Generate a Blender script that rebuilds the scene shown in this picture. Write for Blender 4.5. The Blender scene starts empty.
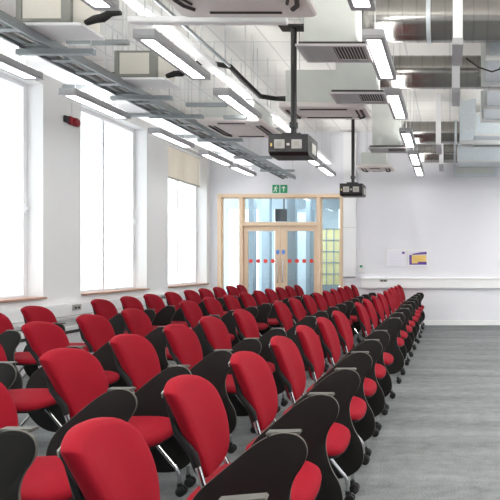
import bpy, bmesh, math, random
from mathutils import Vector, Matrix
random.seed(7)
C = bpy.context.scene.collection
F = 500.0          # focal length in pixels
H = 1.38           # eye height

# ------------------------------------------------------------------ materials
def lin(c):
    c /= 255.0
    return c / 12.92 if c <= 0.04045 else ((c + 0.055) / 1.055) ** 2.4
def rgb(r, g, b): return (lin(r), lin(g), lin(b), 1.0)

def mat(name, col, rough=0.5, metal=0.0, noise=0.0, scale=40.0, bump=0.0, spec=0.5, stretch=(1, 1, 1), coat=0.0):
    m = bpy.data.materials.new(name); m.use_nodes = True
    nt = m.node_tree; b = nt.nodes['Principled BSDF']
    b.inputs['Base Color'].default_value = col
    b.inputs['Roughness'].default_value = rough
    b.inputs['Metallic'].default_value = metal
    b.inputs['Specular IOR Level'].default_value = spec
    if noise or bump:
        tc = nt.nodes.new('ShaderNodeTexCoord'); mp = nt.nodes.new('ShaderNodeMapping')
        mp.inputs['Scale'].default_value = stretch
        nz = nt.nodes.new('ShaderNodeTexNoise'); nz.inputs['Scale'].default_value = scale; nz.inputs['Detail'].default_value = 4
        nt.links.new(tc.outputs['Object'], mp.inputs['Vector']); nt.links.new(mp.outputs['Vector'], nz.inputs['Vector'])
        if noise:
            mx = nt.nodes.new('ShaderNodeMix'); mx.data_type = 'RGBA'
            mx.inputs['A'].default_value = tuple(max(0, c * (1 - noise)) for c in col[:3]) + (1,)
            mx.inputs['B'].default_value = tuple(min(1, c * (1 + noise)) for c in col[:3]) + (1,)
            nt.links.new(nz.outputs['Fac'], mx.inputs['Factor']); nt.links.new(mx.outputs['Result'], b.inputs['Base Color'])
        if bump:
            bp = nt.nodes.new('ShaderNodeBump'); bp.inputs['Strength'].default_value = bump; bp.inputs['Distance'].default_value = 0.01
            nt.links.new(nz.outputs['Fac'], bp.inputs['Height']); nt.links.new(bp.outputs['Normal'], b.inputs['Normal'])
    return m

def emit(name, col, strength):
    m = bpy.data.materials.new(name); m.use_nodes = True
    b = m.node_tree.nodes['Principled BSDF']
    b.inputs['Base Color'].default_value = (0.8, 0.8, 0.8, 1)
    b.inputs['Emission Color'].default_value = col
    b.inputs['Emission Strength'].default_value = strength
    return m

def glass(name, tint=(0.93, 0.97, 0.98, 1), refl=0.08):
    m = bpy.data.materials.new(name); m.use_nodes = True
    nt = m.node_tree; nt.nodes.clear()
    o = nt.nodes.new('ShaderNodeOutputMaterial'); t = nt.nodes.new('ShaderNodeBsdfTransparent'); g = nt.nodes.new('ShaderNodeBsdfGlossy')
    t.inputs['Color'].default_value = tint; g.inputs['Roughness'].default_value = 0.02
    lw = nt.nodes.new('ShaderNodeLayerWeight'); lw.inputs['Blend'].default_value = 0.5
    pw = nt.nodes.new('ShaderNodeMath'); pw.operation = 'POWER'; pw.inputs[1].default_value = 4.0
    f = nt.nodes.new('ShaderNodeMath'); f.operation = 'MULTIPLY_ADD'; f.inputs[1].default_value = 0.5; f.inputs[2].default_value = refl * 0.5
    nt.links.new(lw.outputs['Facing'], pw.inputs[0]); nt.links.new(pw.outputs[0], f.inputs[0])
    x = nt.nodes.new('ShaderNodeMixShader')
    nt.links.new(f.outputs[0], x.inputs['Fac']); nt.links.new(t.outputs['BSDF'], x.inputs[1]); nt.links.new(g.outputs['BSDF'], x.inputs[2])
    nt.links.new(x.outputs['Shader'], o.inputs['Surface'])
    return m

M = {}
M['red'] = mat('red_fabric', rgb(132, 5, 26), 0.85, noise=0.10, scale=260, bump=0.12, spec=0.2)
pb = M['red'].node_tree.nodes['Principled BSDF']
pb.inputs['Sheen Weight'].default_value = 0.07; pb.inputs['Sheen Roughness'].default_value = 0.45; pb.inputs['Sheen Tint'].default_value = rgb(255, 110, 125)
M['black'] = mat('black_plastic', rgb(25, 25, 26), 0.6, noise=0.15, scale=300, spec=0.2)
M['tablet'] = mat('black_laminate', rgb(27, 26, 25), 0.6, noise=0.2, scale=400, spec=0.2)
M['edge'] = mat('grey_edging', rgb(88, 86, 80), 0.6)
M['chrome'] = mat('chrome', rgb(205, 206, 208), 0.14, 1.0, noise=0.05)
M['alu'] = mat('brushed_aluminium', rgb(150, 150, 144), 0.4, 0.8, noise=0.06)
M['bracket'] = mat('dull_bracket_metal', rgb(100, 99, 94), 0.5, 0.6, noise=0.06)
M['rubber'] = mat('castor_rubber', rgb(22, 22, 23), 0.6, noise=0.1)
M['white'] = mat('white_wall_paint', rgb(226, 227, 232), 0.75, noise=0.015, scale=8)
M['white_left'] = mat('white_pier_paint', rgb(230, 230, 230), 0.75, noise=0.015, scale=8)
M['trunk'] = mat('white_trunking_plastic', rgb(236, 237, 238), 0.45, noise=0.01)
M['cassette'] = mat('warm_white_casing', rgb(222, 216, 212), 0.55, noise=0.015)
M['slot'] = mat('dark_air_slot', rgb(60, 54, 52), 0.7, noise=0.1)
M['louvre'] = mat('grey_louvre', rgb(196, 192, 194), 0.5, noise=0.02)
M['box'] = mat('painted_duct', rgb(203, 207, 202), 0.5, 0.0, noise=0.05, scale=9)
M['galv'] = mat('galvanised_steel', rgb(206, 214, 219), 0.4, 0.3, noise=0.14, scale=26)
M['rod'] = mat('zinc_rod', rgb(196, 198, 198), 0.5, 0.2, noise=0.05)
M['flange'] = mat('flange_metal', rgb(212, 214, 212), 0.35, 0.4, noise=0.06)
M['spiral'] = mat('spiral_duct_steel', rgb(150, 148, 144), 0.2, 0.95, noise=0.10, scale=12, stretch=(12, 1, 1))
M['steel'] = mat('tray_steel', rgb(150, 156, 158), 0.42, 0.6, noise=0.12, scale=30)
M['housing'] = mat('luminaire_grey', rgb(170, 170, 173), 0.5, 0.1, noise=0.02)
M['fcu'] = mat('fan_coil_beige', rgb(214, 210, 200), 0.6, noise=0.04, scale=30)
M['fcuframe'] = mat('fan_coil_grey', rgb(140, 141, 136), 0.5, 0.4, noise=0.05)
M['insul'] = mat('black_pipe_insulation', rgb(34, 34, 33), 0.85, noise=0.2, scale=60)
M['pblack'] = mat('projector_black', rgb(30, 29, 30), 0.4, noise=0.08)
M['pgrey'] = mat('projector_grey_panel', rgb(196, 194, 188), 0.5, noise=0.03)
M['wood'] = mat('pale_timber', rgb(228, 203, 175), 0.5, noise=0.10, scale=10, stretch=(9, 9, 0.8))
M['sillwood'] = mat('brown_sill', rgb(176, 140, 122), 0.5, noise=0.12, scale=12)
M['winframe'] = mat('window_frame_white', rgb(238, 238, 240), 0.4, noise=0.01)
M['blind'] = mat('cream_blind_fabric', rgb(226, 222, 214), 0.9, noise=0.03, scale=120)
M['glass'] = glass('clear_glass', (0.98, 0.99, 0.99, 1))
M['dglass'] = glass('door_glass', (0.86, 0.92, 0.94, 1))
M['red_dot'] = mat('red_dot_film', rgb(232, 76, 70), 0.5, noise=0.02)
M['blue'] = mat('blue_disc', rgb(110, 150, 222), 0.4, noise=0.02)
M['green'] = mat('exit_green', rgb(30, 150, 100), 0.5, noise=0.03)
M['signwhite'] = mat('sign_white', rgb(240, 245, 242), 0.5, noise=0.01)
M['purple'] = mat('purple_print', rgb(96, 66, 150), 0.6, noise=0.04)
M['yellow'] = mat('yellow_print', rgb(232, 200, 118), 0.6, noise=0.08, scale=60)
M['paper'] = mat('notice_paper', rgb(232, 231, 240), 0.6, noise=0.02)
M['bluish'] = mat('corridor_pale_blue', rgb(214, 226, 232), 0.7, noise=0.03)
M['corridor'] = mat('corridor_blue_grey', rgb(196, 208, 216), 0.7, noise=0.03)
M['slate'] = mat('corridor_slate', rgb(158, 172, 182), 0.6, noise=0.06)
M['cream'] = mat('pale_yellow_panel', rgb(236, 222, 160), 0.6, noise=0.05)
M['alarm'] = mat('alarm_red', rgb(150, 24, 40), 0.4, noise=0.04)
M['socket'] = mat('socket_grey', rgb(176, 174, 168), 0.5, noise=0.05)
M['dark'] = mat('dark_gap', rgb(50, 50, 52), 0.7, noise=0.05)
M['uplamp'] = emit('luminaire_uplight', (1.0, 0.99, 0.97, 1), 10.0)
M['lamp'] = emit('luminaire_diffuser', (1.0, 0.99, 0.97, 1), 9.0)

nt = M['blind'].node_tree; pb = nt.nodes['Principled BSDF']; tr = nt.nodes.new('ShaderNodeBsdfTranslucent'); mx = nt.nodes.new('ShaderNodeMixShader')
tr.inputs['Color'].default_value = rgb(240, 232, 220); mx.inputs['Fac'].default_value = 0.4
nt.links.new(pb.outputs['BSDF'], mx.inputs[1]); nt.links.new(tr.outputs['BSDF'], mx.inputs[2]); nt.links.new(mx.outputs['Shader'], nt.nodes['Material Output'].inputs['Surface'])

# carpet: grey loop pile with broad streaks
def carpet():
    m = mat('grey_carpet', rgb(118, 122, 124), 0.95, spec=0.1)
    nt = m.node_tree; b = nt.nodes['Principled BSDF']
    tc = nt.nodes.new('ShaderNodeTexCoord')
    def nz(scale, sx, sy, det=4):
        mp = nt.nodes.new('ShaderNodeMapping'); mp.inputs['Scale'].default_value = (sx, sy, 1)
        n = nt.nodes.new('ShaderNodeTexNoise'); n.inputs['Scale'].default_value = scale; n.inputs['Detail'].default_value = det
        nt.links.new(tc.outputs['Object'], mp.inputs['Vector']); nt.links.new(mp.outputs['Vector'], n.inputs['Vector'])
        return n
    a = nz(1.2, 0.5, 3.2); c = nz(90, 1, 1, 2); d = nz(9, 1, 1.6)
    m1 = nt.nodes.new('ShaderNodeMath'); m1.operation = 'MULTIPLY_ADD'; m1.inputs[1].default_value = 0.36
    nt.links.new(a.outputs['Fac'], m1.inputs[0])
    m2 = nt.nodes.new('ShaderNodeMath'); m2.operation = 'MULTIPLY'; m2.inputs[1].default_value = 0.30
    nt.links.new(c.outputs['Fac'], m2.inputs[0])
    m3 = nt.nodes.new('ShaderNodeMath'); m3.operation = 'MULTIPLY_ADD'; m3.inputs[1].default_value = 0.20
    nt.links.new(d.outputs['Fac'], m3.inputs[0]); nt.links.new(m2.outputs[0], m3.inputs[2])
    nt.links.new(m3.outputs[0], m1.inputs[2])
    r = nt.nodes.new('ShaderNodeValToRGB')
    r.color_ramp.elements[0].position = 0.28; r.color_ramp.elements[0].color = rgb(84, 87, 87)
    r.color_ramp.elements[1].position = 0.59; r.color_ramp.elements[1].color = rgb(140, 144, 145)
    nt.links.new(m1.outputs[0], r.inputs['Fac']); nt.links.new(r.outputs['Color'], b.inputs['Base Color'])
    bp = nt.nodes.new('ShaderNodeBump'); bp.inputs['Strength'].default_value = 0.3; bp.inputs['Distance'].default_value = 0.01
    nt.links.new(c.outputs['Fac'], bp.inputs['Height']); nt.links.new(bp.outputs['Normal'], b.inputs['Normal'])
    return m
M['carpet'] = carpet()

# ceiling: white boards with fine joints
def ceiling_mat():
    m = mat('white_ceiling_board', rgb(228, 226, 221), 0.8)
    nt = m.node_tree; b = nt.nodes['Principled BSDF']
    tc = nt.nodes.new('ShaderNodeTexCoord')
    br = nt.nodes.new('ShaderNodeTexBrick'); br.offset = 0.0
    br.inputs['Scale'].default_value = 1.0; br.inputs['Brick Width'].default_value = 0.6; br.inputs['Row Height'].default_value = 0.6
    br.inputs['Mortar Size'].default_value = 0.012
    br.inputs['Color1'].default_value = rgb(230, 228, 223); br.inputs['Color2'].default_value = rgb(224, 222, 218); br.inputs['Mortar'].default_value = rgb(200, 200, 199)
    nt.links.new(tc.outputs['Object'], br.inputs['Vector']); nt.links.new(br.outputs['Color'], b.inputs['Base Color'])
    return m
M['ceiling'] = ceiling_mat()

# ------------------------------------------------------------------ mesh helpers
class MB:
    def __init__(self): self.v = []; self.f = []
    def add(self, vs, fs):
        n = len(self.v); self.v += [tuple(p) for p in vs]; self.f += [tuple(i + n for i in q) for q in fs]; return self
    def box(self, x0, x1, y0, y1, z0, z1, bev=0.0):
        bm = bmesh.new(); bmesh.ops.create_cube(bm, size=1)
        for v in bm.verts:
            v.co = Vector(((x0 + x1) / 2 + v.co.x * (x1 - x0), (y0 + y1) / 2 + v.co.y * (y1 - y0), (z0 + z1) / 2 + v.co.z * (z1 - z0)))
        if bev: bmesh.ops.bevel(bm, geom=bm.edges[:], offset=bev, segments=2, affect='EDGES')
        bm.verts.index_update()
        self.add([v.co for v in bm.verts], [[v.index for v in f.verts] for f in bm.faces]); bm.free(); return self
    def tube(self, pts, r, n=10, caps=True):
        pts = [Vector(p) for p in pts]; rs = r if isinstance(r, (list, tuple)) else [r] * len(pts)
        vs, fs = [], []; up = None
        for i, p in enumerate(pts):
            t = (pts[min(i + 1, len(pts) - 1)] - pts[max(i - 1, 0)]).normalized()
            if up is None:
                up = Vector((0, 0, 1)) if abs(t.z) < 0.9 else Vector((1, 0, 0))
            s = t.cross(up).normalized(); up = s.cross(t).normalized()
            for k in range(n):
                a = 2 * math.pi * k / n; vs.append(p + (s * math.cos(a) + up * math.sin(a)) * rs[i])
        for i in range(len(pts) - 1):
            for k in range(n):
                a, b = i * n + k, i * n + (k + 1) % n; fs.append((a, b, b + n, a + n))
        if caps: fs += [tuple(range(n))[::-1], tuple(range((len(pts) - 1) * n, len(pts) * n))]
        return self.add(vs, fs)
    def rings(self, rings, caps=True):
        n = len(rings[0]); vs = [p for r in rings for p in r]; fs = []
        for i in range(len(rings) - 1):
            for k in range(n):
                a, b = i * n + k, i * n + (k + 1) % n; fs.append((a, b, b + n, a + n))
        if caps: fs += [tuple(range(n))[::-1], tuple(range((len(rings) - 1) * n, len(rings) * n))]
        return self.add(vs, fs)
    def build(self, name, m, parent=None, smooth=35, loc=None):
        me = bpy.data.meshes.new(name); me.from_pydata(self.v, [], self.f)
        bm = bmesh.new(); bm.from_mesh(me); bmesh.ops.recalc_face_normals(bm, faces=bm.faces[:]); bm.to_mesh(me); bm.free()
        me.materials.append(M[m] if isinstance(m, str) else m)
        if smooth:
            me.polygons.foreach_set('use_smooth', [True] * len(me.polygons)); me.set_sharp_from_angle(angle=math.radians(smooth))
        o = bpy.data.objects.new(name, me); C.objects.link(o)
        if parent: o.parent = parent
        if loc: o.location = loc
        return o

def chaikin(pts, it=3, closed=True):
    pts = [Vector(p) for p in pts]
    for _ in range(it):
        out = []; n = len(pts)
        for i in range(n if closed else n - 1):
            a, b = pts[i], pts[(i + 1) % n]; out += [a * 0.75 + b * 0.25, a * 0.25 + b * 0.75]
        if not closed: out = [pts[0]] + out + [pts[-1]]
        pts = out
    return pts

def empty(name, loc, rz, label, cat, group=None, kind=None):
    o = bpy.data.objects.new(name, None); C.objects.link(o); o.location = loc; o.rotation_euler = (0, 0, rz)
    o.empty_display_size = 0.1
    return tag(o, label, cat, group, kind)
def tag(o, label, cat, group=None, kind=None):
    if label: o['label'] = label
    if cat: o['category'] = cat
    if group: o['group'] = group
    if kind: o['kind'] = kind
    return o
def struct(o, label, cat): return tag(o, label, cat, None, 'structure')
def copy_tree(o, parent=None):
    c = o.copy(); C.objects.link(c)
    if parent: c.parent = parent
    for ch in list(o.children): copy_tree(ch, c)
    return c

# ------------------------------------------------------------------ room shell
YB = 0.0222 * F            # back wall
XW, XG = -5.33, -5.57      # left wall face, glass plane
XR, YF, ZC = 4.6, -3.2, 4.3
struct(MB().box(XG - 0.3, XR, YF, YB + 4.0, -0.12, 0).build('floor', 'carpet', smooth=0), 'grey streaky carpet floor of the whole hall', 'floor')
struct(MB().box(XG - 0.3, XR, YF, YB + 4.0, ZC, ZC + 0.12).build('ceiling', 'ceiling', smooth=0), 'white boarded ceiling above the ducts and lights', 'ceiling')
struct(MB().box(XR, XR + 0.2, YF, YB + 4.0, 0, ZC).build('wall_right', 'white', smooth=0), 'white side wall opposite the windows', 'wall')
struct(MB().box(XG - 0.3, XR, YF - 0.2, YF, 0, ZC).build('wall_front', 'white', smooth=0), 'white wall behind the viewer', 'wall')
# back wall with the opening of the glazed timber screen
SX0, SX1, SZ = -232 * 0.0222, -107 * 0.0222, H + 69 * 0.0222
b = MB().box(SX1, XR, YB, YB + 0.22, 0, ZC).box(XG - 0.3, SX0, YB, YB + 0.22, 0, ZC).box(SX0, SX1, YB, YB + 0.22, SZ, ZC)
struct(b.build('wall_back', 'white', smooth=0), 'plain white end wall with the glazed timber doors', 'wall')
# left wall with windows
WZ0, WZ1 = 0.91, 3.72
wins = [(-2.0, -0.4), (0.28, 1.88), (2.55, 4.15), (4.93, 6.55), (7.22, 8.79), (9.45, 10.95)]
b = MB().box(XG - 0.3, XW, YF, YB, 0, WZ0).box(XG - 0.3, XW, YF, YB, WZ1, ZC)
prev = YF
for (a, c) in wins:
    b.box(XG - 0.3, XW, prev, a, WZ0, WZ1); prev = c
b.box(XG - 0.3, XW, prev, YB, WZ0, WZ1)
struct(b.build('wall_left', 'white_left', smooth=0), 'white window wall with broad piers', 'wall')
for i, (a, c) in enumerate(wins):
    w = empty('window_%d' % (i + 1), (XG, (a + c) / 2, WZ0), 0,
              ['tall window behind the viewer', 'tall window behind the viewer', 'tall window out of frame beside the front chairs',
               'tall white window at the edge of the picture, brown sill', 'tall middle window between two white piers',
               'far tall window with a cream blind pulled partly down'][i], 'window', None, 'structure')
    h = (c - a) / 2; t = 0.055; zz = WZ1 - WZ0
    f = MB().box(-.03, .03, -h, -h + t, 0, zz).box(-.03, .03, h - t, h, 0, zz).box(-.03, .03, -h + t, h - t, 0, t).box(-.03, .03, -h + t, h - t, zz - t, zz)
    f.build('window_frame', 'winframe', w, smooth=0)
    MB().box(-.025, .025, -.02, .02, t, zz - t).build('mullion', 'winframe', w, smooth=0)
    MB().box(-.004, .004, -h + t, -.02, t, zz - t).box(-.004, .004, .02, h - t, t, zz - t).build('pane', 'glass', w, smooth=0)
    MB().box(.035, XW - XG + .06, -h, h, 0.0, 0.028, 0.006).build('window_sill', 'sillwood', w)
    hd = MB().box(.03, .05, h - .05, h - .02, 1.12, 1.24, 0.005).box(.05, .075, h - .045, h - .025, 1.16, 1.2, 0.004).build('window_handle', 'trunk', w)

# roller blind on the far window
a, c = wins[5]
rb = empty('roller_blind', (XG + 0.1, (a + c) / 2, WZ1), 0, 'cream roller blind half lowered at the top of the far window', 'blind')
h = (c - a) / 2
MB().tube([(0, -h + .01, -.04), (0, h - .01, -.04)], .03, 14).build('roller', 'trunk', rb)
vs = MB(); n = 40
for k in range(n):
    y0, y1 = -h + .02 + (2 * h - .04) * k / n, -h + .02 + (2 * h - .04) * (k + 1) / n
    d0, d1 = .003 * math.sin(k * .9), .003 * math.sin((k + 1) * .9)
    vs.add([(d0, y0, -.04), (d1, y1, -.04), (d1, y1, -.66), (d0, y0, -.66), (d0 + .002, y0, -.04), (d1 + .002, y1, -.04), (d1 + .002, y1, -.66), (d0 + .002, y0, -.66)],
           [(0, 1, 2, 3), (7, 6, 5, 4)])
vs.build('blind_fabric', 'blind', rb)
MB().box(-.012, .012, -h + .02, h - .02, -.69, -.655, .005).build('bottom_bar', 'socket', rb)

# skirting and dado trunking
struct(MB().box(SX1 + .0, XR, YB - .02, YB, 0, .11, .004).build('baseboard_back', 'trunk'), 'white skirting along the foot of the end wall', 'baseboard')
tk = empty('dado_trunking', (SX1, YB, 0.82), 0, 'white horizontal cable trunking box along the end wall under the notices', 'cable trunking')
MB().box(.42, XR - SX1 - .01, -.075, -.001, 0.0, 0.20, .006).build('casing', 'trunk', tk)
MB().box(.42, XR - SX1 - .01, -.09, -.001, .2005, .235, .006).build('cap_rail', 'trunk', tk)
X = -66 * .0222 - SX1
s = MB().box(X - .085, X + .085, -.088, -.0755, .145, .235 - .035, .004).build('double_socket', 'socket', tk)
MB().box(X - .055, X - .015, -.092, -.088, .155, .185).box(X + .015, X + .055, -.092, -.088, .155, .185).build('socket_face', 'dark', s)
# trunking on the window wall
tk = empty('window_wall_trunking', (XW, 0, 0.60), 0, 'white cable trunking box along the window wall below the sills', 'cable trunking')
MB().box(.001, .10, YF + .05, YB - .05, 0, .22, .008).build('casing', 'trunk', tk)
MB().box(.10, .106, YF + .05, YB - .05, .05, .058).build('joint_strip', 'socket', tk)
for k, Yk in enumerate((0.0140 * F, .0182 * F)):
    s = MB().box(.101, .112, Yk - .08, Yk + .08, .12, .20, .004).build('double_socket', 'socket', tk)
    MB().box(.112, .116, Yk - .05, Yk - .01, .14, .17).box(.112, .116, Yk + .01, Yk + .05, .14, .17).build('socket_face', 'dark', s)
# convector pipe boxes under the trunking: low white heater casing
hc = empty('heater_casing', (XW, 0, 0), 0, 'long low white heater casing under the window wall trunking', 'heater')
MB().box(.001, .14, YF + .06, YB - .06, .12, .50, .01).build('casing', 'trunk', hc)
MB().box(.14, .146, YF + .1, YB - .1, .42, .46).build('outlet_grille', 'slot', hc)
MB().box(.02, .10, YF + .06, YB - .06, 0, .12).build('plinth', 'trunk', hc)

# vertical pilaster trunking right of the screen
p = empty('vertical_trunking', (SX1 + .16, YB, .96), 0, 'broad white vertical trunking box on the wall beside the timber screen', 'cable trunking')
MB().box(-.13, .145, -.12, -.001, 0.12, ZC - 1.0, .008).build('casing', 'trunk', p)
MB().box(-.13, .145, -.125, -.12, 1.2, 1.206).build('joint_strip', 'socket', p)
cp = empty('call_point', (-88.5 * .0222, YB, H - 5 * .0222), 0, 'small white wall control box with green light beside the vertical trunking', 'wall control')
MB().box(-.06, .06, -.04, -.001, -.09, .04, .006).build('back_box', 'trunk', cp)
MB().box(-.03, .03, -.055, -.04, .045 - .03, .06, .004).build('indicator', 'green', cp)

# ------------------------------------------------------------------ timber screen and doors
def px(x): return (x - 450) * .0222
def pz(y): return H + (263 - y) * .0222
sc_ = empty('trim_1', (0, YB, 0), 0, 'pale timber frame of the glazed door screen', 'door frame', None, 'structure')
d0, d1 = -.03, .12
zt = pz(197.5); ztr0, ztr1 = pz(226), pz(222)
MB().box(SX0, px(221.5), d0, d1, 0, SZ, .004).build('jamb', 'wood', sc_)
MB().box(px(340.2), SX1, d0, d1, 0, SZ, .004).build('jamb', 'wood', sc_)
MB().box(px(221.5), px(340.2), d0, d1, zt, SZ, .004).build('head_rail', 'wood', sc_)
MB().box(px(239.5), px(243.2), d0, d1, 0, zt, .004).build('post', 'wood', sc_)
MB().box(px(316.8), px(320.8), d0, d1, 0, zt, .004).build('post', 'wood', sc_)
MB().box(px(243.2), px(316.8), d0, d1, ztr0, ztr1, .004).build('transom_rail', 'wood', sc_)
def sidelight(nm, x0, x1, z0, z1, lab):
    w = empty(nm, ((x0 + x1) / 2, YB + .05, z0), 0, lab, 'window', None, 'structure'); h = (x1 - x0) / 2
    MB().box(-h, h, -.006, .006, 0, z1 - z0).build('pane', 'dglass', w, smooth=0)
    MB().box(-h, -h + .02, -.02, .02, 0, z1 - z0).box(h - .02, h, -.02, .02, 0, z1 - z0).box(-h, h, -.02, .02, z1 - z0 - .02, z1 - z0).build('glazing_bead', 'wood', w, smooth=0)
sidelight('window_7', px(221.5), px(239.5), .05, zt, 'narrow glazed sidelight between the timber doors and the window wall')
sidelight('window_8', px(320.8), px(340.2), .05, zt, 'narrow glazed sidelight beside the white vertical trunking')
sidelight('window_9', px(243.2), px(316.8), ztr1, zt, 'wide glazed panel over the timber double doors')
def leaf(nm, x0, x1, gx0, gx1, dots, disc, lab):
    d = empty(nm, ((x0 + x1) / 2, YB + .04, 0), 0, lab, 'door', None, 'structure'); cx = (x0 + x1) / 2
    gz0, gz1 = .45, pz(231)
    MB().box(x0 - cx, gx0 - cx, -.025, .025, .01, ztr0, .003).box(gx1 - cx, x1 - cx, -.025, .025, .01, ztr0, .003) \
        .box(gx0 - cx, gx1 - cx, -.025, .025, .01, gz0, .003).box(gx0 - cx, gx1 - cx, -.025, .025, gz1, ztr0, .003).build('leaf_frame', 'wood', d)
    MB().box(gx0 - cx, gx1 - cx, -.005, .005, gz0, gz1).build('pane', 'dglass', d, smooth=0)
    for q in dots:
        o = MB(); cxq = px(q) - cx; zq = pz(261)
        o.rings([[(cxq + .046 * math.cos(t * math.pi / 10), yy, zq + .046 * math.sin(t * math.pi / 10)) for t in range(20)] for yy in (-.009, -.006)])
        tag(o.build('marker_dot', 'red_dot', d), 'red round safety dot', None)
    o = MB(); cxq = px(disc) - cx; zq = pz(252)
    o.rings([[(cxq + .042 * math.cos(t * math.pi / 10), yy, zq + .055 * math.sin(t * math.pi / 10)) for t in range(20)] for yy in (-.032, -.026)])
    tag(o.build('door_disc', 'blue', d), 'small blue disc', None)
    o = MB().tube([(cxq, -.026, .95), (cxq, -.075, .95), (cxq, -.075, 1.45), (cxq, -.026, 1.45)], .014, 10)
    tag(o.build('pull_handle', 'chrome', d), 'chrome pull handle', None)
leaf('door_1', px(243.6), px(280.1), px(247.5), px(274.6), (250.2, 257.6, 265, 272.2), 277.6, 'timber framed glass door leaf, the one towards the windows')
leaf('door_2', px(280.3), px(316.6), px(286.8), px(313.6), (289.2, 296.6, 303.8, 311), 283.2, 'timber framed glass door leaf, the one towards the notices')

# exit sign
es = empty('exit_sign', (px(280), YB, pz(189)), 0, 'green and white running man exit sign over the doors', 'exit sign')
MB().box(-.165, -.012, -.018, -.001, -.09, .09, .004).build('pictogram_plate', 'green', es)
MB().box(.012, .165, -.018, -.001, -.09, .09, .004).build('arrow_plate', 'green', es)
g = MB()
def stroke(pts, r): g.tube([(x, -.0195, z) for x, z in pts], r, 6)
g.rings([[(-.075 + .013 * math.cos(t * math.pi / 6), yy, .058 + .013 * math.sin(t * math.pi / 6)) for t in range(12)] for yy in (-.022, -.018)])
stroke([(-.085, .035), (-.095, -.01)], .013); stroke([(-.085, .035), (-.055, .012), (-.04, .02)], .007); stroke([(-.088, .035), (-.118, .022), (-.125, 0)], .007)
stroke([(-.095, -.012), (-.068, -.03), (-.072, -.065)], .009); stroke([(-.097, -.012), (-.112, -.045), (-.14, -.05)], .009)
g.build('running_man', 'signwhite', es)
g = MB(); stroke([(.088, -.055), (.088, .05)], .011); stroke([(.05, .015), (.088, .055), (.126, .015)], .011)
g.build('arrow', 'signwhite', es)

# notices
def notice(x0, x1, lab):
    n = empty('framed_notice', ((px(x0) + px(x1)) / 2, YB, pz(266.3)), 0, lab, 'notice'); h = (px(x1) - px(x0)) / 2; zz = 16.5 * .0222
    f = .022
    MB().box(-h, -h + f, -.022, -.001, 0, zz).box(h - f, h, -.022, -.001, 0, zz).box(-h + f, h - f, -.022, -.001, 0, f).box(-h + f, h - f, -.022, -.001, zz - f, zz).build('frame', 'trunk', n, smooth=0)
    MB().box(-h + f, h - f, -.012, -.001, f, zz - f).build('paper', 'paper', n, smooth=0)
    return n, h, zz
n, h, zz = notice(387, 406.6, 'framed white paper notice with a small purple mark, over the trunking')
MB().box(h - .10, h - .04, -.0145, -.012, zz - .09, zz - .045).build('printed_mark', 'purple', n, smooth=0)
t = MB()
for k in range(7): t.box(-h + .05, h - (.14 if k < 2 else .06) - .03 * (k % 3), -.0135, -.012, .055 + k * .034, .06 + k * .034)
t.build('printed_lines', mat('faint_print', rgb(206, 204, 220), .6, noise=.05), n, smooth=0)
n, h, zz = notice(408, 428, 'framed purple and yellow printed notice, over the trunking')
pp = MB(); t = -.0145
pp.box(-h + .03, -h + .085, t, -.012, .035, zz - .115).box(-h + .085, h - .03, t, -.012, .035, .065)
pp.add([(-h + .085, t, zz - .115), (h - .03, t, zz - .10), (h - .03, t, zz - .045), (h - .16, t, zz - .055), (-h + .10, t, zz - .09),
        (-h + .085, -.012, zz - .115), (h - .03, -.012, zz - .10), (h - .03, -.012, zz - .045), (h - .16, -.012, zz - .055), (-h + .10, -.012, zz - .09)],
       [(0, 1, 2, 3, 4), (5, 6, 7, 8, 9), (0, 1, 6, 5), (1, 2, 7, 6), (2, 3, 8, 7), (3, 4, 9, 8), (4, 0, 5, 9)])
pp.box(-h + .22, h - .03, t, -.012, .065, .10)
pp.build('purple_print', 'purple', n, smooth=0)
MB().box(-h + .085, -h + .22, t, -.012, .065, zz - .12).box(-h + .22, h - .04, t, -.012, .10, zz - .12).build('yellow_print', 'yellow', n, smooth=0)
tl = MB()
for k in range(4): tl.box(-h + .11, h - .07 - .02 * (k % 2), -.0155, -.0146, .115 + k * .03, .121 + k * .03)
tl.build('printed_lines', mat('ochre_print', rgb(206, 170, 92), .6, noise=.05), n, smooth=0)

# fire alarm sounder on the pier between the windows
fa = empty('fire_alarm', (XW, .01409 * F, H + 141 * .01409), 0, 'dark red fire alarm sounder high on the pier between the windows', 'fire alarm')
MB().box(.001, .05, -.09, .09, -.05, .06, .008).build('base_box', 'alarm', fa)
MB().rings([[(x, .02 + r * math.cos(t * math.pi / 9), r * math.sin(t * math.pi / 9)) for t in range(18)] for x, r in ((.05, .06), (.065, .058), (.08, .045), (.088, .02))]).build('horn', 'alarm', fa)
MB().box(.001, .04, -.16, -.09, -.04, .05, .006).build('junction_box', 'dark', fa)
MB().tube([(.012, 0, .06), (.012, 0, 1.0)], .01, 8).build('conduit', 'trunk', fa)

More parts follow.
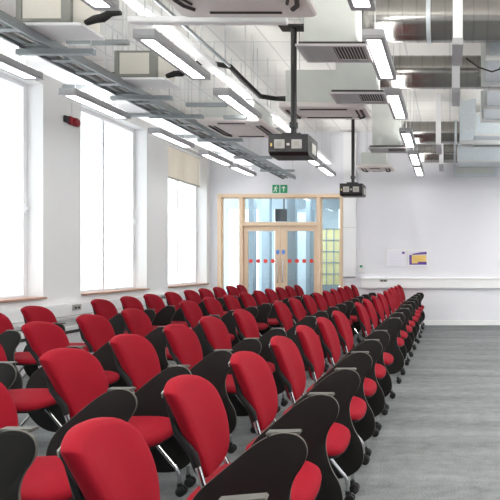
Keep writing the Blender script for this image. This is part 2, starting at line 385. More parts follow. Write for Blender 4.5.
# ------------------------------------------------------------------ corridor beyond the glass
Y2 = YB + 3.9
b = MB()
b.box(-7.2, -1.0, Y2, Y2 + .1, 0, .5).box(-7.2, -1.0, Y2, Y2 + .1, 3.0, ZC)
for x0, x1 in ((-7.2, -6.7), (-5.75, -5.3), (-4.85, -4.5), (-4.2, -3.35), (-2.7, -.9)): b.box(x0, x1, Y2, Y2 + .1, .5, 3.0)
struct(b.build('wall_corridor', 'corridor', smooth=0), 'pale blue grey corridor wall beyond the glass doors', 'wall')
struct(MB().box(-.9, -.7, YB + .22, Y2, 0, ZC).build('wall_corridor_side', 'corridor', smooth=0), 'pale wall closing the corridor beyond the glass doors', 'wall')
for k, (pxx, dz, w_, lab) in enumerate(((251, 1.5, .13, 'slate post behind the glass of the door leaf towards the windows'), (265.5, 2.6, .22, 'broad slate post seen behind the middle of the glass doors'), (291, 1.1, .2, 'slate post behind the glass of the door leaf towards the notices'),
                                        (308, 2.2, .12, 'slim slate post behind the door hinge side by the notices'))):
    sc2 = (YB + dz) / YB
    struct(MB().box(px(pxx) * sc2 - w_ / 2, px(pxx) * sc2 + w_ / 2, YB + dz, YB + dz + .2, 0, ZC, .01).build('trim_%d' % (k + 2), 'slate', smooth=0), lab, 'post')
mo = empty('hanging_monitor', (px(283) * 1.15, YB + 1.7, H + 48 * .0222 * 1.15), 0, 'dark screen hanging in the corridor, seen through the panel over the doors', 'screen')
MB().box(-.22, .22, 0, .08, -.16, .16, .01).build('screen_case', 'dark', mo)
MB().box(-.2, .2, -.004, .0, -.14, .14).build('screen_glass', 'pblack', mo)
MB().tube([(0, .04, .16), (0, .04, ZC - (H + 48 * .0222 * 1.15))], .02, 8).build('hanging_pole', 'dark', mo)
yp = empty('yellow_glazed_panel', (px(330) * 1.26, YB + 2.9, 0), 0, 'pale yellow gridded panel standing in the corridor behind the sidelight', 'panel')
MB().box(-.32, .32, 0, .03, .75, 2.35).build('board', 'cream', yp, smooth=0)
g = MB()
for k in range(4): g.box(-.32 + k * .205, -.295 + k * .205, -.02, 0, .75, 2.35)
for k in range(6): g.box(-.32, .32, -.02, 0, .75 + k * .315, .775 + k * .315)
g.box(-.32, -.28, 0, .03, 0, .75).box(.28, .32, 0, .03, 0, .75)
g.build('grid_frame', 'slate', yp, smooth=0)
cb = empty('corridor_cupboard', (px(284) * 1.2, YB + 3.0, 0), 0, 'slate blue cupboard in the corridor behind the door glass', 'cupboard')
MB().box(-.5, .5, 0, .4, 0, 2.9, .01).build('body', 'slate', cb)
for s in (-1, 1):
    dd = MB().box(min(s * .01, s * .47), max(s * .01, s * .47), -.02, 0, .1, 2.8, .006).build('cupboard_door', 'bluish', cb)
    MB().box(s * .05 - .01, s * .05 + .01, -.045, -.02, 1.3, 1.45, .004).build('handle', 'steel', dd)
e = empty('corridor_duct', (-3.5, YB + 2.5, 3.55), 0, 'grey rectangular duct across the corridor above the doors', 'duct')
MB().box(-2.4, 2.4, 0, .35, 0, .3, .01).build('duct_section', 'galv', e)
for sx in (-2, 0, 2): MB().tube([(sx, .17, .3), (sx, .17, ZC - 3.55)], .01, 6).build('hanger_rod', 'rod', e)

# ------------------------------------------------------------------ luminaires
LY = [3.22, 4.63, 6.03, 7.66, 9.10, 10.27]
ord_ = ['nearest to the viewer', 'second along', 'third along', 'fourth along', 'fifth along', 'last, by the end wall']
def make_lum():
    e = empty('ceiling_light', (0, 0, 3.25), 0, 'x', 'ceiling light')
    L, W = .485, .092
    h = MB().box(-W, W, -L, L, .012, .075, .006).box(-W, -W + .034, -L, L, 0, .0118).box(W - .034, W, -L, L, 0, .0118) \
        .box(-W + .0341, W - .0341, -L, -L + .05, 0, .0118).box(-W + .0341, W - .0341, L - .05, L, 0, .0118)
    h.build('housing', 'housing', e)
    MB().box(-W + .036, W - .036, -L + .052, L - .052, .003, .011).build('diffuser', 'lamp', e, smooth=0)
    MB().box(-W + .02, W - .02, -L + .05, L - .05, .0755, .082).build('uplight_diffuser', 'uplamp', e, smooth=0)
    for s in (-1, 1):
        MB().tube([(0, s * .36, .07), (0, s * .36, ZC - 3.25)], .004, 6).build('suspension_wire', 'rod', e)
    return e
lum = None
for X, rowname, grp in ((-.64, 'in the row above the aisle chairs', 'grey framed lights above the aisle'), (-2.54, 'in the middle row by the slim trunking', 'grey framed lights of the middle line'),
                   (-4.25, 'in the row along the windows', 'grey framed lights by the windows')):
    for i, Y in enumerate(LY):
        if X < -4 and i == 0: continue
        if lum is None: o = lum = make_lum()
        else: o = copy_tree(lum)
        o.location = (X, Y, 3.25)
        o['label'] = 'strip light, %s %s' % (ord_[i] if X > -4 or i > 1 else 'nearest to the viewer', rowname)
        o['group'] = grp

# ------------------------------------------------------------------ ceiling cassettes
def rrect(cx, cy, hx, hy, r, n=6):
    out = []
    for sx, sy, a0 in ((1, 1, 0), (-1, 1, 90), (-1, -1, 180), (1, -1, 270)):
        for k in range(n + 1):
            a = math.radians(a0 + 90 * k / n); out.append((cx + sx * (hx - r) + r * math.cos(a), cy + sy * (hy - r) + r * math.sin(a)))
    return out
def cassette(cx, cy, hx, hy, lab, bz=3.62):
    e = empty('air_conditioner', (cx, cy, 3.2), 0, lab, 'air conditioner', 'cassette air conditioners under the ceiling')
    o = MB(); rs = []
    for z, k in ((0.0, .97), (.012, 1.0), (.05, 1.0), (.06, .96)):
        rs.append([(x * k, y * k, z) for x, y in rrect(0, 0, hx, hy, .05)])
    o.rings(rs); o.build('panel', 'cassette', e)
    MB().box(-hx + .08, hx - .12, -hy + .06, hy - .06, .058, bz - 3.2, .01).build('body', 'box', e)
    s = MB()
    def slot(x0, x1, y0, y1): s.box(x0, x1, y0, y1, -.004, .004)
    pts = rrect(0, 0, hx - .10, hy - .10, .10, 8)
    pts3 = [(x, y, -.001) for x, y in pts]
    q = hx - .08
    for sx in (-1, 1):
        g = MB().tube([(sx * (q - .0), -hy * .55, 0), (sx * q, hy * .5, 0), (sx * (q - .02), hy * .64, 0), (sx * (q - .07), hy * .74, 0)], .018, 8)
        g.tube([(sx * (q - .06), -hy * .5, 0), (sx * (q - .06), hy * .48, 0), (sx * (q - .085), hy * .6, 0)], .012, 8)
        g.build('air_slot', 'slot', e)
    for sy in (-1, 1):
        MB().tube([(-hx + .24, sy * (hy - .09), 0), (hx - .24, sy * (hy - .09), 0)], .012, 8).build('air_slot', 'slot', e)
    s.box(-hx + .22, hx - .22, -hy * .55, hy * .55, -.006, .004)
    s.build('intake_grille', 'cassette', e)
    for sx in (-1, 1):
        for sy in (-1, 1):
            MB().tube([(sx * (hx - .16), sy * (hy - .16), .2), (sx * (hx - .16), sy * (hy - .16), ZC - 3.2)], .006, 6).build('hanger_rod', 'rod', e)
cassette(-1.48, 3.20, .50, .52, 'large warm white air conditioner cassette at the top edge, nearest overhead')
cassette(-1.50, 6.08, .52, .25, 'warm white air conditioner cassette beyond the first projector pole', 3.66)
cassette(-1.44, 9.75, .34, .24, 'small distant air conditioner cassette beyond the second projector pole', 3.5)
cassette(-2.85, 6.85, .42, .42, 'warm white air conditioner cassette beside the middle light row', 3.5)

# ------------------------------------------------------------------ supply boxes with louvred grilles
def supply(cy0, cy1, lab):
    e = empty('supply_air_box', (-1.0, (cy0 + cy1) / 2, 3.2), 0, lab, 'air duct', 'supply boxes with louvred grilles')
    h = (cy1 - cy0) / 2
    MB().box(-.24, .20, -h + .02, h - .02, .05, ZC - 3.2 - .001, .006).build('duct_box', 'box', e)
    W = .30
    fr = MB()
    fr.box(-W, W, -h - .03, -h, 0, .02, .003).box(-W, W, -h + .30, -h + .33, 0, .02, .003).box(-W, -W + .03, -h, -h + .30, 0, .02, .003).box(W - .03, W, -h, -h + .30, 0, .02, .003)
    fr.build('grille_frame', 'louvre', e)
    l = MB(); n = 20
    for k in range(n):
        x = -W + .045 + (2 * W - .09) * k / (n - 1); d = (.007 if x < 0 else -.007)
        l.add([(x - d - .003, -h, .002), (x - d + .003, -h, .002), (x + d + .003, -h, .022), (x + d - .003, -h, .022),
               (x - d - .003, -h + .30, .002), (x - d + .003, -h + .30, .002), (x + d + .003, -h + .30, .022), (x + d - .003, -h + .30, .022)],
              [(0, 1, 2, 3), (7, 6, 5, 4), (0, 4, 5, 1), (1, 5, 6, 2), (2, 6, 7, 3), (3, 7, 4, 0)])
    l.build('louvre_slats', 'louvre', e)
    MB().box(-W + .02, W - .02, -h, -h + .30, .024, .05).build('grille_throat', 'slot', e)
supply(4.22, 4.56, 'pale supply air box with louvred grille, beside the first projector pole')
supply(5.40, 5.74, 'pale supply air box with louvred grille, between the second and third aisle lights')
supply(7.95, 8.29, 'pale supply air box, the distant one above the second projector')

# ------------------------------------------------------------------ spiral ducts
def spiral(x0, x1, Y, lab, strap):
    z = 3.5 + .19; R = .19
    e = empty('spiral_duct', (x0, Y, z), 0, lab, 'duct', 'round metal ducts across the ceiling')
    pts, rs = [], []
    n = int((x1 - x0) / .13)
    o = MB()
    for k in range(n + 1):
        xx = (x1 - x0) * k / n
        for d, rr in ((-.006, R), (-.004, R + .006), (.004, R + .006), (.006, R)):
            pts.append((xx + d, 0, 0)); rs.append(rr)
    o.tube(pts, rs, 40); o.build('duct_pipe', 'spiral', e, smooth=50)
    for k in (.9, 1.6):
        if k < x1 - x0:
            MB().tube([(k - .02, 0, 0), (k + .02, 0, 0)], R + .012, 40).build('joint_collar', 'galv', e)
    sx = strap - x0
    st = MB().box(sx - .045, sx + .045, -R - .05, -R - .015, -.31, ZC - z, .004).build('hanger_channel', 'trunk', e)
    MB().box(sx - .05, sx + .05, -R - .055, R + .055, -.335, -.27, .004).build('hanger_foot', 'housing', e)
    MB().box(sx - .045, sx + .045, R + .015, R + .05, -.31, ZC - z, .004).build('hanger_channel', 'trunk', e)
spiral(-1.1, 2.6, 4.77, 'thick round metal duct nearest overhead, crossing at the top edge', .07)
spiral(-.86, 2.6, 6.06, 'thick round metal duct, second one back from the top edge', .07)
spiral(-.80, .16, 8.85, 'round metal duct, third one back, ending at the grey ductwork', -.2)
spiral(-.80, .16, 10.55, 'round metal duct nearest the end wall', -.18)

# ------------------------------------------------------------------ rectangular ductwork at the right
def rduct(name, boxes, flanges, lab, extra=None):
    x0, x1, y0, y1, z0, z1 = boxes[0]
    e = empty(name, (x0, y0, z0), 0, lab, 'duct', 'grey rectangular ductwork'); O = Vector((x0, y0, z0))
    for bx in boxes:
        MB().box(bx[0] - O.x, bx[1] - O.x, bx[2] - O.y, bx[3] - O.y, bx[4] - O.z, bx[5] - O.z, .006).build('duct_section', 'galv', e)
    for bx in flanges:
        MB().box(bx[0] - O.x, bx[1] - O.x, bx[2] - O.y, bx[3] - O.y, bx[4] - O.z, bx[5] - O.z, .004).build('flange', 'flange', e)
    for rx in ((.15, x1 - x0 - .15) if z0 > 3.442 else ()):
        for ry in (.12, y1 - y0 - .12): MB().tube([(rx, ry, z1 - z0 - .005), (rx, ry, ZC - z0)], .007, 6).build('hanger_rod', 'rod', e)
    return e, O
def fl_ring(x0, x1, y, z0, z1, w=.045, d=.04):
    return [(x0 - w, x1 + w, y - d / 2, y + d / 2, z1, z1 + w), (x0 - w, x1 + w, y - d / 2, y + d / 2, z0 - w, z0), (x0 - w, x0, y - d / 2, y + d / 2, z0, z1), (x1, x1 + w, y - d / 2, y + d / 2, z0, z1)]
rduct('rectangular_duct', [(.40, 1.9, 5.02, 5.72, 3.45, 4.18)], fl_ring(.40, 1.9, 5.0, 3.45, 4.18) + fl_ring(.40, 1.9, 5.72, 3.45, 4.18),
      'grey rectangular duct at the right edge between the two nearest round ducts')
rduct('rectangular_duct', [(.54, 1.9, 6.6, 8.1, 3.70, 4.12)], fl_ring(.54, 1.9, 6.6, 3.70, 4.12) + fl_ring(.54, 1.9, 7.4, 3.70, 4.12) + fl_ring(.54, 1.9, 8.1, 3.70, 4.12),
      'grey rectangular duct at the right edge beyond the second round duct')
e, O = rduct('rectangular_duct', [(.49, 1.7, 9.2, 10.6, 3.76, 4.1)], fl_ring(.49, 1.7, 9.2, 3.76, 4.1) + fl_ring(.49, 1.7, 9.9, 3.76, 4.1) + [(.15, 1.75, 9.12, 9.17, 3.56, 3.62)],
      'grey rectangular duct with a flared end, joined by the third round duct')
o = MB(); x0, x1 = .17 - O.x, .445 - O.x; y0, y1 = 8.62 - O.y, 9.45 - O.y; za, zb, zc = 4.22 - O.z, 3.72 - O.z, 3.60 - O.z
o.add([(x0, y0, zc), (x1, y0, zb), (x1, y0, za), (x0, y0, za - .06), (x0, y1, zc), (x1, y1, zb), (x1, y1, za), (x0, y1, za - .06)],
      [(0, 1, 2, 3), (7, 6, 5, 4), (0, 4, 5, 1), (1, 5, 6, 2), (2, 6, 7, 3), (3, 7, 4, 0)])
o.build('flared_end', 'galv', e, smooth=0)
rduct('rectangular_duct', [(.17, 1.7, 10.0, 10.76, 3.44, 3.68)], fl_ring(.17, 1.7, 10.02, 3.44, 3.68, .03), 'low flat grey duct joined by the last round duct')
e = empty('slotted_rail', (.30, 10.85, 3.26), 0, 'pale slotted metal rail hanging under the last grey duct', 'rail')
MB().box(-.22, .72, 0, .05, 0, .05, .004).box(-.22, .72, 0, .05, .21, .25, .004).box(-.22, -.17, 0, .05, .0501, .2099).box(.67, .72, 0, .05, .0501, .2099).build('rail_frame', 'galv', e)
MB().box(-.17, .67, .025, .04, .05, .21).build('rail_panel', 'box', e)
for sx in (-.18, .68): MB().tube([(sx, .025, .25), (sx, .025, ZC - 3.26)], .006, 6).build('hanger_rod', 'rod', e)
# small flexible cable between the round ducts
fl = MB().tube([(.16, 4.98, 3.42), (.28, 5.0, 3.34), (.42, 5.02, 3.30), (.50, 5.03, 3.33), (.53, 5.04, 3.42), (.55, 5.045, 3.5)], .008, 8)
tag(fl.build('looped_cable', 'insul'), 'thin dark cable looping between the round duct and grey ductwork', 'cable')

# ------------------------------------------------------------------ fan coil units
def fcu(Y, lab):
    e = empty('fan_coil_unit', (-3.22, Y, 3.3), 0, lab, 'fan coil unit', 'fan coil boxes above the cable tray')
    MB().box(-.24, .20, .02, .34, 0, .27, .008).build('body', 'fcu', e)
    MB().box(-.24, -.19, 0, .03, -.0, .27, .004).box(.12, .20, 0, .03, 0, .27, .004).box(-.19, .12, 0, .03, 0, .03, .004).box(-.19, .12, 0, .03, .25, .27, .004).build('front_frame', 'fcuframe', e)
    MB().box(-.188, .118, .005, .019, .031, .249).build('front_panel', 'fcu', e)
    MB().box(-.26, .30, -.02, .26, -.035, -.012, .005).build('drip_tray', 'trunk', e)
    for s, pts in ((-1, [(-.30, .12, .07), (-.38, .10, .05), (-.46, .06, .03), (-.52, .1, .04)]), (1, [(.24, .12, .05), (.34, .08, .06), (.44, .02, .04), (.52, .0, .07), (.6, 0, .07)])):
        MB().tube(pts, [.022, .03, .032, .026] + ([.018] if s > 0 else []), 12).build('insulated_pipe', 'insul', e)
    for sx in (-1, 1):
        MB().tube([(sx * .2, .08, .26), (sx * .2, .08, ZC - 3.3)], .006, 6).build('hanger_rod', 'rod', e)
        MB().tube([(sx * .2, .3, .26), (sx * .2, .3, ZC - 3.3)], .006, 6).build('hanger_rod', 'rod', e)
fcu(3.98, 'beige fronted fan coil box with grey frame at the top edge')
fcu(5.15, 'beige fronted fan coil box with grey frame beyond the cable tray, beside middle light')

# ------------------------------------------------------------------ cable tray and trunking runs
e = empty('cable_tray', (-3.50, 0, 3.2), 0, 'long dark galvanised cable tray running the length of the room', 'cable tray')
for sx in (-.125, .125):
    MB().box(sx - .012, sx + .012, .5, 10.9, 0, .075).build('side_rail', 'steel', e)
for k in range(34): MB().box(-.113, .113, .6 + k * .3, .66 + k * .3, .008, .02).build('rung', 'steel', e)
for k, (dx, rr) in enumerate(((-.09, .018), (-.04, .014), (.03, .02), (.08, .012))):
    MB().tube([(dx + .01 * math.sin(j * 1.3 + k), .5 + j * .8, .02 + rr) for j in range(14)], rr, 8).build('cable', 'fcuframe' if k % 2 else 'galv', e)
for Y in (1.85, 3.05, 4.25, 5.43, 6.12, 7.3, 8.5, 9.7):
    s = MB().box(-.18, .48, Y - .02, Y + .02, -.05, -.005).build('support_strut', 'steel', e)
    for sx in (-.16, .45): MB().tube([(sx, Y, -.06), (sx, Y, ZC - 3.2)], .005, 6).build('hanger_rod', 'rod', s)
e = empty('lighting_trunking', (-4.36, 0, 3.50), 0, 'broad white lighting trunking running above the window light row', 'cable trunking')
MB().box(-.20, .20, .5, 10.9, 0, .06, .006).build('casing', 'trunk', e)
for Y in (2.4, 3.55, 4.76, 5.95, 7.1, 8.3, 9.5):
    s = MB().box(-.24, .60, Y - .02, Y + .02, -.045, -.003).build('support_strut', 'steel', e)
    for sx in (-.23, .53): MB().tube([(sx, Y, -.05), (sx, Y, ZC - 3.50)], .005, 6).build('hanger_rod', 'rod', s)
e = empty('pipe_run', (-3.72, 0, 3.27), 0, 'thin grey pipe running between the cable tray and white trunking', 'pipe')
MB().tube([(0, .5, 0), (0, 10.9, 0)], .02, 10).build('pipe', 'steel', e)
for Y in (3.6, 5.4, 7.2, 9.0): MB().tube([(0, Y, .0), (0, Y, ZC - 3.27)], .005, 6).build('hanger_rod', 'rod', e)
e = empty('lighting_trunking', (-2.62, 0, 3.52), 0, 'slim white trunking running above the middle light row', 'cable trunking')
MB().box(-.06, .06, .5, 10.9, 0, .06, .005).build('casing', 'trunk', e)
for Y in (3.2, 5.0, 6.8, 8.6): MB().tube([(0, Y, .06), (0, Y, ZC - 3.52)], .005, 6).build('hanger_rod', 'rod', e)
e = empty('pipe_run', (-2.44, 0, 3.56), 0, 'thin pipe beside the slim trunking, ending in black insulation', 'pipe')
MB().tube([(0, .5, 0), (0, 5.55, 0)], .018, 10).build('pipe', 'steel', e)
MB().tube([(-.42, 5.5, .02), (-.2, 5.5, .02), (0, 5.55, 0), (.02, 5.8, -.04), (.05, 6.3, -.08), (.2, 6.45, -.06), (.55, 6.45, -.06)], [.02, .028, .03, .034, .032, .03, .04], 12).build('insulated_pipe', 'insul', e)
for Y in (3.0, 4.9): MB().tube([(0, Y, 0), (0, Y, ZC - 3.56)], .005, 6).build('hanger_rod', 'rod', e)
# cross trunking and struts
e = empty('cross_trunking', (-1.9, 3.9, 3.26), 0, 'white trunking crossing behind the first air conditioner cassette', 'cable trunking')
MB().box(-.62, .62, 0, .06, 0, .05, .005).build('casing', 'trunk', e)
for sx in (-.5, .5): MB().tube([(sx, .03, .05), (sx, .03, ZC - 3.26)], .005, 6).build('hanger_rod', 'rod', e)
for (x0, x1, Y, z, lab) in ((-2.95, -2.50, 5.60, 3.13, 'short blue grey support bar below the middle light row, the higher one'), (-2.78, -2.50, 6.15, 3.15, 'short blue grey support bar below the middle light row, the lower one'),
                            (-3.75, -3.15, 4.9, 3.52, 'blue grey support bar behind the nearer fan coil box')):
    e = empty('support_bar', ((x0 + x1) / 2, Y, z), 0, lab, 'support bar', 'loose support bars'); h = (x1 - x0) / 2
    MB().box(-h, h, -.02, .02, 0, .042).build('bar', 'steel', e)
    for k in range(5 if z > 3.4 else 2):
        sx = -h + .02 + (2 * h - .04) * k / (4 if z > 3.4 else 1)
        MB().tube([(sx, 0, .03), (sx, 0, ZC - z)], .005, 6).build('hanger_rod', 'rod', e)

# ------------------------------------------------------------------ projectors
def projector(X, Y, z, ztop, s, rz, lab):
    e = empty('projector', (X, Y, z), rz, lab, 'projector', 'black projectors on ceiling poles')
    w, d, h = .225 * s, .20 * s, .115 * s
    prof = [(-d, h), (d, h), (d, -h * .7), (d * .6, -h), (-d * .75, -h), (-d, -h * .72)]
    o = MB(); o.rings([[(x * w * k, y * k, zz * k) for y, zz in prof] for x, k in ((-1, .96), (-.97, 1), (.97, 1), (1, .96))]); o.build('body', 'pblack', e, smooth=0)
    for sx in (-1, 1):
        c = sx * .095 * s
        q = MB().box(c - .06 * s, c + .06 * s, -d - .006, -d + .002, -.05 * s, .055 * s, .004).build('vent_panel', 'pgrey', e)
        MB().box(c - .028 * s, c + .028 * s, -d - .010, -d - .006, -.024 * s, .028 * s, .002).build('vent_centre', 'socket', q)
    MB().box(-.018 * s, .018 * s, -d - .006, -d + .002, -.012, .012, .003).build('badge', 'pgrey', e)
    MB().box(-.195 * s, -.175 * s, -d - .006, -d + .001, -.02, .01, .003).build('indicator', 'yellow', e)
    MB().box(w - .004, w + .004, -.06 * s, .10 * s, -.07 * s, .05 * s, .003).build('side_vent', 'pgrey', e)
    MB().tube([(-.12 * s, d - .04, -.02), (-.12 * s, d + .05, -.02)], [.06 * s, .055 * s], 20).build('lens', 'dark', e)
    MB().box(-.11 * s, .11 * s, -.09 * s, .09 * s, h, h + .035, .006).build('mount_plate', 'pblack', e)
    MB().tube([(0, 0, h + .02), (0, 0, ztop - z)], .028, 16).build('pole', 'pblack', e)
    MB().tube([(0, 0, h + .10), (0, 0, h + .15)], .04, 16).build('pole_collar', 'pblack', e)
    MB().box(-.13, .13, -.06, .06, ztop - z - .005, ztop - z + .02, .004).build('ceiling_plate', 'pblack', e)
    for sx in (-.1, .1): MB().tube([(sx, 0, ztop - z), (sx, 0, ZC - z)], .008, 6).build('plate_rod', 'steel', e)
projector(-1.50, 4.8, 2.48, 3.63, .84, 0, 'black projector on a black ceiling pole, the large near one')
projector(-1.60, 8.25, 2.57, 3.77, .84, 0, 'black projector on a black ceiling pole, the small far one beside the timber screen')

# ------------------------------------------------------------------ chair
def pad(outline, prof, bend, rows=None):
    """outline: closed list of (a,b); prof: list of (scale, thickness); bend(a,b,t)->xyz"""
    n = len(outline); cx = sum(p.x for p in outline) / n; cy = sum(p.y for p in outline) / n
    rings = []
    for s, t in prof: rings.append([bend(cx + (p.x - cx) * s, cy + (p.y - cy) * s, t) for p in outline])
    o = MB(); o.rings(rings); return o

def lean(z): # centre line of the back, in chair x
    k = max(0.0, (z - .50))
    return -.025 - .13 * k - .34 * k * k

def make_chair():
    e = empty('tablet_chair', (0, 0, 0), 0, 'x', 'chair')
    ctl = [(-.226, .898), (-.12, .922), (.01, .915), (.12, .890), (.185, .835), (.206, .74), (.203, .65), (.175, .555), (.10, .508), (-.02, .503), (-.10, .512), (-.136, .60), (-.180, .74), (-.228, .878)]
    out = chaikin([Vector((p[0] * (.92 if p[0] < 0 else .87), p[1])) for p in ctl], 3)
    def bb(y, z, t): # t = thickness forward
        return (lean(z) + .03 * (y / .21) ** 2 + t, y, z)
    pad(out, [(.90, .0), (.98, .003), (1.0, .014), (.993, .030), (.955, .042), (.87, .049), (.6, .052), (.3, .053), (.05, .053)], bb).build('backrest', 'red', e, smooth=60)
    pad(out, [(.5, -.016), (.80, -.014), (.92, -.008), (.955, .0), (.955, .006), (.9, .009)], bb).build('back_shell', 'black', e, smooth=60)
    # seat
    so = chaikin([Vector(p) for p in ((-.05, .0), (-.05, .16), (0, .205), (.16, .222), (.33, .215), (.415, .18), (.44, .08), (.44, -.08), (.415, -.18), (.33, -.215), (.16, -.222), (0, -.205), (-.05, -.16))], 3)
    def sb(x, y, t): return (x, y, .428 + t * .80 - .022 * max(0, (x - .27) / .17) ** 2 + .012 * (abs(y) / .23) ** 3)
    pad(so, [(.94, -.004), (.99, .004), (1.0, .018), (.985, .036), (.93, .05), (.8, .057), (.5, .056), (.2, .054), (.03, .054)], sb).build('seat', 'red', e, smooth=60)
    pad(so, [(.55, -.03), (.8, -.028), (.95, -.018), (.99, -.004), (.985, .003)], sb).build('seat_shell', 'black', e, smooth=60)
    # uprights: chrome tube low, black sleeve above, silver cap
    for s in (-1, 1):
        y = s * (.152 if s < 0 else .180); yt = -.160 if s < 0 else .12; dx = 0 if s < 0 else -.05
        path = [(.24, s * .195, .402), (.14, s * .195, .404), (.075 + dx, s * .175, .425), (.035 + dx, y, .49), (.004 + dx, y, .60)]
        p2 = chaikin([Vector(p) for p in path], 2, False)
        u = MB().tube(p2, .012, 12); o = u.build('back_upright', 'chrome', e)
        zt = .872 if s < 0 else .78
        p = [(.006 + dx, y, .59), (-.004 + dx, y, .63), (lean(.72) + .004 + dx * .4, -.158 if s < 0 else y * .4 + yt * .6, .72), (lean(zt) + (.012 if s < 0 else -.02), yt, zt)]
        MB().tube(p, [.013, .015, .013, .008], 12).build('upright_sleeve', 'black', o)
        q = p[-1]
        MB().tube([(q[0], q[1] - .012, q[2] - .004), (q[0], q[1] - .014, q[2] + .012), (q[0] + .004, q[1] - .012, q[2] + .022)], [.009, .010, .006], 12).build('upright_cap', 'alu', o)
        # legs
        for k, pts in ((0, [(.12, s * .19, .405), (.22, s * .20, .37), (.345, s * .212, .20), (.385, s * .214, .155), (.395, s * .214, .11), (.395, s * .214, .066)]),
                       (1, [(.16, s * .19, .405), (.09, s * .20, .36), (-.05, s * .212, .19), (-.085, s * .214, .15), (-.09, s * .214, .11), (-.09, s * .214, .066)])):
            lg = MB().tube(chaikin([Vector(p) for p in pts], 2, False), .011, 10).build('leg', 'chrome', e)
            cx = pts[-1][0]; cy = pts[-1][1]
            cs = MB()
            for q in (-1, 1):
                cs.tube([(cx + .012, cy + q * .006, .029), (cx + .012, cy + q * .009, .029), (cx + .012, cy + q * .019, .029), (cx + .012, cy + q * .022, .029)], [.025, .029, .029, .024], 16)
            cs.box(cx - .012, cx + .022, cy - .0055, cy + .0055, .03, .062, .003).tube([(cx, cy, .05), (cx, cy, .076)], .014, 12)
            cs.build('castor', 'rubber', lg)
    MB().tube([(.14, -.2, .402), (.14, .2, .402)], .011, 10).build('cross_tube', 'chrome', e)
    # arm post, bracket and folded writing tablet on the near side
    MB().tube(chaikin([Vector(p) for p in ((.14, -.20, .405), (.17, -.255, .43), (.24, -.258, .58), (.31, -.258, .70), (.34, -.258, .75))], 2, False), .0115, 10).build('arm_post', 'chrome', e)
    br = MB().box(.30, .425, -.282, -.24, .746, .758, .004).build('tablet_bracket', 'bracket', e)
    MB().tube([(.31, -.284, .742), (.41, -.284, .742)], .011, 10).build('hinge', 'black', br)
    tc = [(.28, .735), (.36, .765), (.44, .745), (.462, .67), (.385, .565), (.405, .43), (.475, .32), (.475, .19), (.36, .115), (.16, .135), (.03, .26), (.005, .41), (.04, .535), (.16, .635)]
    to = chaikin([Vector(p) for p in tc], 3)
    def tb(x, z, t): return (x, -.288 - t - .02 * (.76 - z), z)
    t = pad(to, [(.3, -.006), (.98, -.006), (.994, -.005), (.994, .005), (.98, .006), (.3, .006)], tb).build('writing_tablet', 'tablet', e)
    pad(to, [(.985, -.0052), (1.003, -.0048), (1.003, .0048), (.985, .0052)], tb).build('edge_band', 'edge', t)
    return e

Rr = [
    (-1.045, [.00303, .00418, .0053, .00642, .00753, .00866, .0098, None, .0119, .0131, .0143, .0155, .0168, .0180, .0192, .0204, .0216],
     'row beside the open carpet aisle'),
    (-2.06, [.00428, .0055, .0066, .0077, .0088, .0101, None, .01225, .0135, .0147, .0158, .0169, .0181, .0193, .0205, .0216],
     'second row from the open aisle'),
    (-3.23, [.0068, .0080, .00913, .0103, None, .0125, .0137, .0148, .01595, .0171, .0182, .0193, .0204, .0215],
     'third row from the open aisle'),
    (-4.47, [.0098, .01093, None, .01295, .01405, .01515, .01624, .01733, .01842, .01951, .0206, .02168],
     'row along the window wall'),
]
ORD = ['first', 'second', 'third', 'fourth', 'fifth', 'sixth', 'seventh', 'eighth', 'ninth', 'tenth']
proto = None
for ri, (Xb, ys, rowname) in enumerate(Rr):
    before = ys.index(None); idx = 0
    for k, yf in enumerate(ys):
        if yf is None: continue
        if proto is None: o = proto = make_chair()
        else: o = copy_tree(proto)
        o.location = (Xb + (.095 if ri == 0 and k == 0 else .06) + random.uniform(-.015, .015), yf * F, 0)
        o.rotation_euler = (0, 0, math.radians(11 if (ri == 0 and k == 0) else 4 if (ri == 0 and k == 1) else 1.5 - 9 * max(0, yf - .006) / .016 + random.uniform(-1.3, 1.3)))
        if yf > .0213: o.rotation_euler = (0, 0, math.radians(-1)); o.location.y = min(yf * F, YB - .30)
        if k < before:
            where = '%s before the cross gap' % ORD[k]
        else:
            j = k - before - 1
            where = '%s past the cross gap' % ORD[j] if k < len(ys) - 1 else 'last, against the end wall'
        o['label'] = 'red chair, %s, %s' % (rowname, where)
        o['group'] = ['red tablet chairs of the aisle row', 'red tablet chairs of the second row', 'red tablet chairs of the third row', 'red tablet chairs of the window row'][ri]

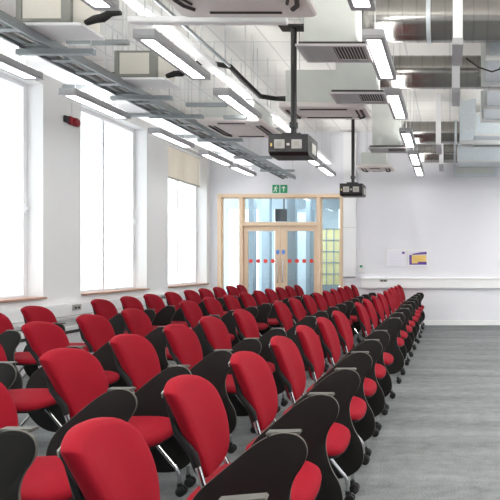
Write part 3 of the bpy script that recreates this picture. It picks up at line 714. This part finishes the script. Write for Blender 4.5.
# ------------------------------------------------------------------ light
w = bpy.data.worlds.new('sky'); bpy.context.scene.world = w; w.use_nodes = True
bg = w.node_tree.nodes['Background']; bg.inputs['Color'].default_value = (.93, .97, 1.0, 1); bg.inputs['Strength'].default_value = 2.2
def area(name, loc, rot, sx, sy, energy, col=(1, 1, 1), portal=False):
    l = bpy.data.lights.new(name, 'AREA'); l.shape = 'RECTANGLE'; l.size = sx; l.size_y = sy; l.energy = energy; l.color = col
    if portal: l.cycles.is_portal = True
    o = bpy.data.objects.new(name, l); C.objects.link(o); o.location = loc; o.rotation_euler = rot; return o
for X in (-4.25, -2.54, -.64, 2.2, 3.4):  # unseen fittings added to house the fill lamps below
    for Y in ((.4, 1.8) if X < 1 else (.4, 1.8, 3.22, 4.63, 6.03, 7.66, 9.1)):
        o = copy_tree(lum); o.location = (X, Y, 3.25); n_ = [.4, 1.8, 3.22, 4.63, 6.03, 7.66, 9.1].index(Y)
        o['label'] = 'added strip light outside the picture, %s in the row %s' % (ORD[n_], {-4.25: 'by the windows', -2.54: 'by the slim trunking', -.64: 'above the aisle chairs', 2.2: 'above the open floor', 3.4: 'by the windowless wall'}[X])
        o['group'] = 'grey framed lights added outside the picture'
        area('fill_lamp', (X, Y, 3.245), (0, 0, 0), .15, .9, (8 if Y < 4 else 13) * (.45 if X > 3 else 1), (1, .98, .95))  # added fill light for the room, out of view
        area('fill_uplamp', (X, Y, 3.34), (math.pi, 0, 0), .15, .9, 26 * (.6 if X > 3 else 1), (1, .98, .95))  # added upward fill that brightens the ceiling and ducts
area('corridor_fill', (-4.0, YB + 1.6, 4.0), (0, 0, 0), 3.5, .6, 110, (.95, .98, 1))  # added fill without a fitting, brightens the view through the doors

# ------------------------------------------------------------------ camera
cam = bpy.data.cameras.new('camera'); co = bpy.data.objects.new('camera', cam); C.objects.link(co)
co.location = (0, 0, H); co.rotation_euler = (math.radians(90), 0, 0)
cam.sensor_width = 36; cam.lens = 36 * F / 500; cam.shift_x = -.40; cam.shift_y = .026; cam.clip_start = .05
s = bpy.context.scene; s.camera = co
s.view_settings.view_transform = 'Standard'; s.view_settings.look = 'None'; s.view_settings.gamma = 1; s.view_settings.use_curve_mapping = False
s.view_settings.exposure = 0.45
s.cycles.max_bounces = 10; s.cycles.diffuse_bounces = 6; s.cycles.transparent_max_bounces = 12
s.cycles.use_denoising = True; s.cycles.sample_clamp_indirect = 8
